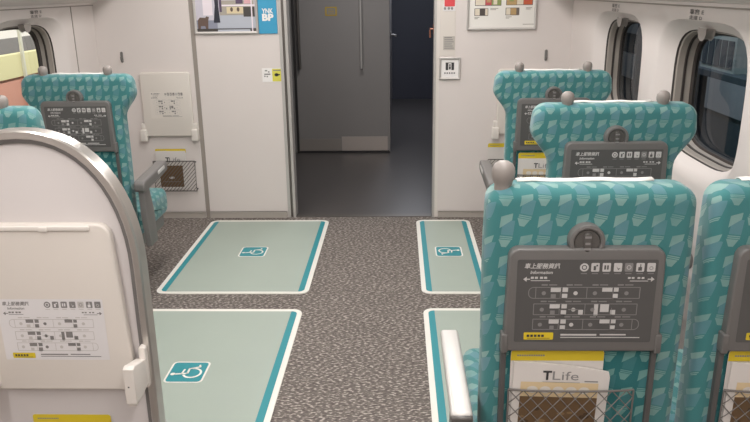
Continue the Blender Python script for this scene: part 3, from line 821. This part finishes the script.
def menu(bm, hw, h, fr):
    y = -.005
    ms = [mat('menu_%s' % n, c, .4) for n, c in (('paper', 'e9e6e0'), ('border', '6a605a'), ('pink', 'c0525a'), ('green', '8a9a5c'), ('tan', 'b99a6a'), ('cream', 'ddd3c0'), ('rust', 'c4603f'), ('print', '9a948c'), ('dark', '4c4440'))]
    U = lambda X_: -.2295 + (X_ - 222) / 490 * .459 + .004
    V = lambda Y_: (212 - Y_) / 7.21 * .00667
    def q(a, b, c, d, mi, k=1): flat(bm, rrect(U(a), U(c), V(d), V(b), .002, 2), y - k * .0003, mi)
    flat(bm, rrect(-hw, hw, fr, h - fr, .001, 2), y, 0)
    q(282, -160, 458, 52, 1); q(286, -156, 350, 48, 5, 2); q(352, -100, 392, 48, 2, 2); q(394, -60, 455, 48, 3, 2); q(405, 5, 430, 44, 5, 3); q(360, 10, 385, 30, 4, 3)
    q(490, -160, 668, 50, 1); q(494, -156, 560, 47, 4, 2); q(562, -90, 604, 46, 5, 2); q(606, -60, 664, 46, 6, 2); q(510, 0, 540, 25, 3, 3); q(615, 0, 640, 22, 2, 3)
    q(280, 68, 372, 118, 1); q(284, 71, 315, 114, 5, 2); q(317, 71, 350, 114, 8, 2); q(352, 71, 369, 114, 5, 2)
    q(488, 66, 580, 116, 1); q(492, 69, 520, 112, 5, 2); q(522, 69, 560, 112, 4, 2)
    for a, b, c in ((385, 68, 440), (385, 76, 425), (280, 126, 315), (280, 134, 305), (622, 66, 665), (622, 74, 655), (490, 124, 530), (490, 132, 515), (605, 174, 690)): q(a, b, c, b + 4, 7)
    return ms
poster_frame('framed_menu', 'silver-framed white menu poster with small food photos right of the doorway', .437, .872, 1.243, 1.78, .014, menu)
bm = NB(); slab(bm, rrect(-.886, -.768, 1.236, 1.70, .003), YE - .008, YE, .001, 1, mi=0)
text(bm, 'YNK', -.862, 1.362, .042, YE - .0085, 1, .03, width=.072); text(bm, 'BP', -.862, 1.318, .056, YE - .0085, 1, .05, width=.074)
tag(obj('blue_sign', bm, [M['blue'], M['white']]), 'bright blue sign card with white letters beside the street poster', 'sign')
bm = NB(); slab(bm, rrect(-.884, -.750, .928, 1.018, .002), YE - .0015, YE, .0005, 1, mi=0)
flat(bm, rrect(-.818, -.755, .932, 1.014, .004), YE - .002, 1)
flat(bm, circ(-.79, .975, .014, 10, .011), YE - .0024, 2); flat(bm, rrect(-.79, -.768, .972, .98, .002), YE - .0024, 2)
flat(bm, rrect(-.812, -.762, 1.0, 1.006, .001), YE - .0024, 3)
for a, b, c in ((-.865, .998, -.85), (-.845, .99, -.835), (-.872, .962, -.862), (-.856, .960, -.846), (-.87, .975, -.83)): flat(bm, rrect(a, c, b, b + .008, .001), YE - .0024, 3)
tag(obj('warning_sticker', bm, [M['white'], M['lime'], M['ink'], M['inkmid']]), 'white and yellow sticker with a black mark left of the doorway jamb', 'sticker')
# strip panel right of the door with its plates
bm = NB(); slab(bm, rrect(.270, .368, 1.085, 1.9, .004), YE - .002, YE + .001, .001, 1); struct('trim_45', bm, mat('pale_inset_panel', 'dad3cb', .5))
bm = NB(); slab(bm, rrect(.285, .365, 1.362, 1.405, .004), YE - .004, YE - .002, .0006, 1, mi=0); slab(bm, rrect(.295, .360, 1.390, 1.47, .004), YE - .0052, YE - .0041, .0005, 1, mi=1)
for a in (.298, .322, .342): flat(bm, circ(a, 1.378, .008, 8, .009), YE - .0046, 2)
tag(obj('emergency_sticker', bm, [M['sticker'], M['red'], M['inkgrey']]), 'red and white emergency sticker at the top of the strip right of the doorway', 'sticker')
bm = NB(); slab(bm, rrect(.290, .364, 1.122, 1.208, .003), YE - .004, YE - .002, .0006, 1, mi=0)
for k in range(6): flat(bm, rrect(.297, .357 - (k % 3) * .006, 1.131 + k * .013, 1.136 + k * .013, .001), YE - .0045, 1)
tag(obj('text_plate', bm, [mat('grey_notice', 'bcb6ae', .5), M['inkmid']]), 'small grey text notice above the framed sign plate right of the doorway', 'sign')
t = thing('sign_plate', 'square silver-framed sign plate with black symbol right of the doorway', 'sign', (.335, YE, .935))
bm = NB(); o = rrect(-.069, .069, 0, .141, .006); i_ = rrect(-.055, .055, .014, .127, .003)
L = [[bm.verts.new((a, y, b)) for a, b in P] for P, y in ((o, 0), (o, -.012), (inset(o, .005), -.016), (i_, -.012), (i_, -.006))]
bridge(bm, L); obj('frame', bm, M['alu'], t, smooth='auto')
bm = NB(); flat(bm, rrect(-.057, .057, .012, .129, .002), -.007, 0)
flat(bm, rrect(-.027, -.010, .060, .105, .001), -.008, 1); flat(bm, rrect(.010, .027, .060, .105, .001), -.008, 1); flat(bm, rrect(-.028, .028, .104, .108, .0005), -.008, 1)
flat(bm, circ(0, .092, .006, 8), -.008, 1); flat(bm, rrect(-.006, .006, .064, .084, .002), -.008, 1)
for k in range(5): flat(bm, rrect(-.036 + k * .015, -.026 + k * .015, .036, .046, .001), -.008, 2)
obj('plate', bm, [M['white'], M['ink'], M['inkmid']], t)
def hook(label, x, z):
    t = thing('coat_hook', label, 'coat hook', (x, YE, z), 0, 'small grey coat hooks on the end wall')
    bm = NB(); slab(bm, rrect(-.009, .009, -.035, .035, .008), -.006, 0, .002, 2); obj('back_plate', bm, M['seatgrey'], t, smooth='auto')
    bm = NB(); tube(bm, [(0, -.004, -.015), (0, -.018, -.022), (0, -.024, -.010), (0, -.024, .004)], .004, 8); obj('hook', bm, M['seatgrey'], t, smooth=True)
hook('small grey coat hook high on the end wall at left', -1.795, 1.097); hook('small grey coat hook on the end wall right of the doorway, below the menu poster', .947, 1.083)

# ------------------------------------------------------------------ outside the windows
conc = mat('platform_concrete', '8d877f', .8, var=.1); cream_b = mat('yellow_cream_barrier', 'dcd3a2', .6); salmon = mat('salmon_wall_tiles', 'cf9480', .7)
pale = mat('pale_wall_outside', 'e6dfd6', .8); post = mat('pale_post', 'd4d0be', .5); dim = mat('dim_blue_grey_panel', '7f878e', .6); dimd = mat('dark_slate_panel', '2f3a44', .7); greyb = mat('grey_band', '7f7b78', .8)
bm = NB(); box(bm, -4.6, -2.6, -4, 22, -1.2, -.15); struct('platform_left', bm, conc)
t = thing('platform_barrier', 'yellow and salmon platform barrier outside the left window', 'barrier', (-4.5, 8, -.15))
bm = NB(); box(bm, -.06, .06, -12, 14, .72, .98); obj('yellow_rail', bm, cream_b, t)
bm = NB(); box(bm, -.04, .04, -12, 14, .0, .72)
obj('salmon_panel', bm, salmon, t)
for k in range(14):
    bm = NB(); box(bm, .061, .09, -3.3 + k * .75, -3.26 + k * .75, 0, 1.62); obj('barrier_post', bm, post, t)
bm = NB(); box(bm, -6.2, -6.0, -4, 24, -.15, 3.2); struct('wall_station_left', bm, pale)
bm = NB(); box(bm, -5.99, -5.9, -4, 24, .35, .85); struct('trim_60', bm, greyb)
bm = NB(); box(bm, 2.4, 4.6, -4, 26, -1.3, -1.2); struct('platform_right', bm, mat('dark_platform_edge', '3a3f45', .8))
bm = NB(); box(bm, 6.0, 6.2, -4, 30, -1.5, 4); struct('wall_station_right', bm, dimd)
for i, (za, zb) in enumerate(((-.75, -.15), (.35, 1.0), (1.45, 2.2))):
    bm = NB(); box(bm, 5.9, 5.99, -4, 30, za, zb); struct('trim_%d' % (61 + i), bm, dim)
for k in range(8):
    bm = NB(); box(bm, 5.2, 5.32, 3 + k * 2.6, 3.12 + k * 2.6, -1.4, 3.5)
    tag(obj('platform_column', bm, dimd), 'dark column seen dimly through the right windows', 'column', 'dark columns outside the right windows')
bm = NB(); box(bm, 3.7, 4.3, 8.1, 9.0, .55, .95, 0)
for k in range(5): box(bm, 3.69, 3.70, 8.15 + k * .17, 8.28 + k * .17, .60, .90, 1)
box(bm, 3.6, 4.4, 7.6, 9.6, .48, .55, 1)
for yy in (7.7, 9.5): box(bm, 3.9, 4.0, yy - .04, yy + .04, -1.25, .48, 1)
tag(obj('equipment_box', bm, [mat('dim_grey_box', '8f9a99', .6), dimd]), 'dim grey equipment box with vents outside the nearer right window', 'equipment')

# ------------------------------------------------------------------ light
def area(name, loc, sx, sy, power, col, rot=(0, 0, 0)):
    l = bpy.data.lights.new(name, 'AREA'); l.shape = 'RECTANGLE'; l.size = sx; l.size_y = sy; l.energy = power; l.color = col
    o = bpy.data.objects.new(name, l); C.objects.link(o); o.location = loc; o.rotation_euler = rot; return o
warm = (1.0, .97, .95)
for nm, x in (('ceiling_light', -1.05), ('ceiling_light', .25)):
    t = thing(nm, 'long white ceiling light strip above the %s seats' % ('left' if x < 0 else 'right'), 'ceiling light', (x, 1.6, ZC), 0, 'ceiling light strips')
    bm = NB(); slab(bm, rrect(-.11, .11, -2.9, 2.9, .02), -.02, 0, .004, 2, plane='xy'); obj('housing', bm, M['ceil'], t)
    bm = NB(); slab(bm, rrect(-.085, .085, -2.85, 2.85, .015), -.026, -.018, .003, 2, plane='xy'); obj('diffuser', bm, emit('lit_diffuser', 'fff6ee', 2.0), t)
    area('ceiling_lamp', (x, 1.6, ZC - .035), .18, 5.6, 50, warm)
area('vestibule_lamp', (-.35, 5.7, 2.05), .5, .5, 12, (1, .98, .97))
area('passage_lamp', (.2, 8.5, 2.05), .3, .6, 17, (.85, .9, 1))
area('station_lamp_left', (-2.7, 9, 3.4), .5, 16, 1050, (1, .96, .91), (0, math.radians(55), 0))
area('station_lamp_right', (2.3, 9, 3.6), .3, 14, 420, (.9, .94, 1), (0, math.radians(-50), 0))
w = bpy.data.worlds.new('World'); bpy.context.scene.world = w; w.use_nodes = True
w.node_tree.nodes['Background'].inputs[0].default_value = (.05, .06, .08, 1); w.node_tree.nodes['Background'].inputs[1].default_value = .6

# ------------------------------------------------------------------ camera
F, yaw, pit, rol = 714.857, math.radians(1.9517), math.radians(17.2431), math.radians(-.7592)
f = Vector((-math.sin(yaw) * math.cos(pit), math.cos(yaw) * math.cos(pit), -math.sin(pit)))
r = Vector((math.cos(yaw), math.sin(yaw), 0)); u = r.cross(f)
r2 = r * math.cos(rol) + u * math.sin(rol); u2 = -r * math.sin(rol) + u * math.cos(rol)
cam = bpy.data.cameras.new('camera'); co = bpy.data.objects.new('camera', cam); C.objects.link(co)
cam.sensor_width = 36; cam.lens = F * 36 / 750; cam.clip_start = .02
co.matrix_world = Matrix(((r2.x, u2.x, -f.x, 0), (r2.y, u2.y, -f.y, 0), (r2.z, u2.z, -f.z, 1.5), (0, 0, 0, 1)))
S = bpy.context.scene; S.camera = co
S.view_settings.view_transform = 'Standard'; S.view_settings.look = 'None'; S.view_settings.gamma = 1; S.view_settings.exposure = 0
S.view_settings.use_curve_mapping = False
S.cycles.use_denoising = True
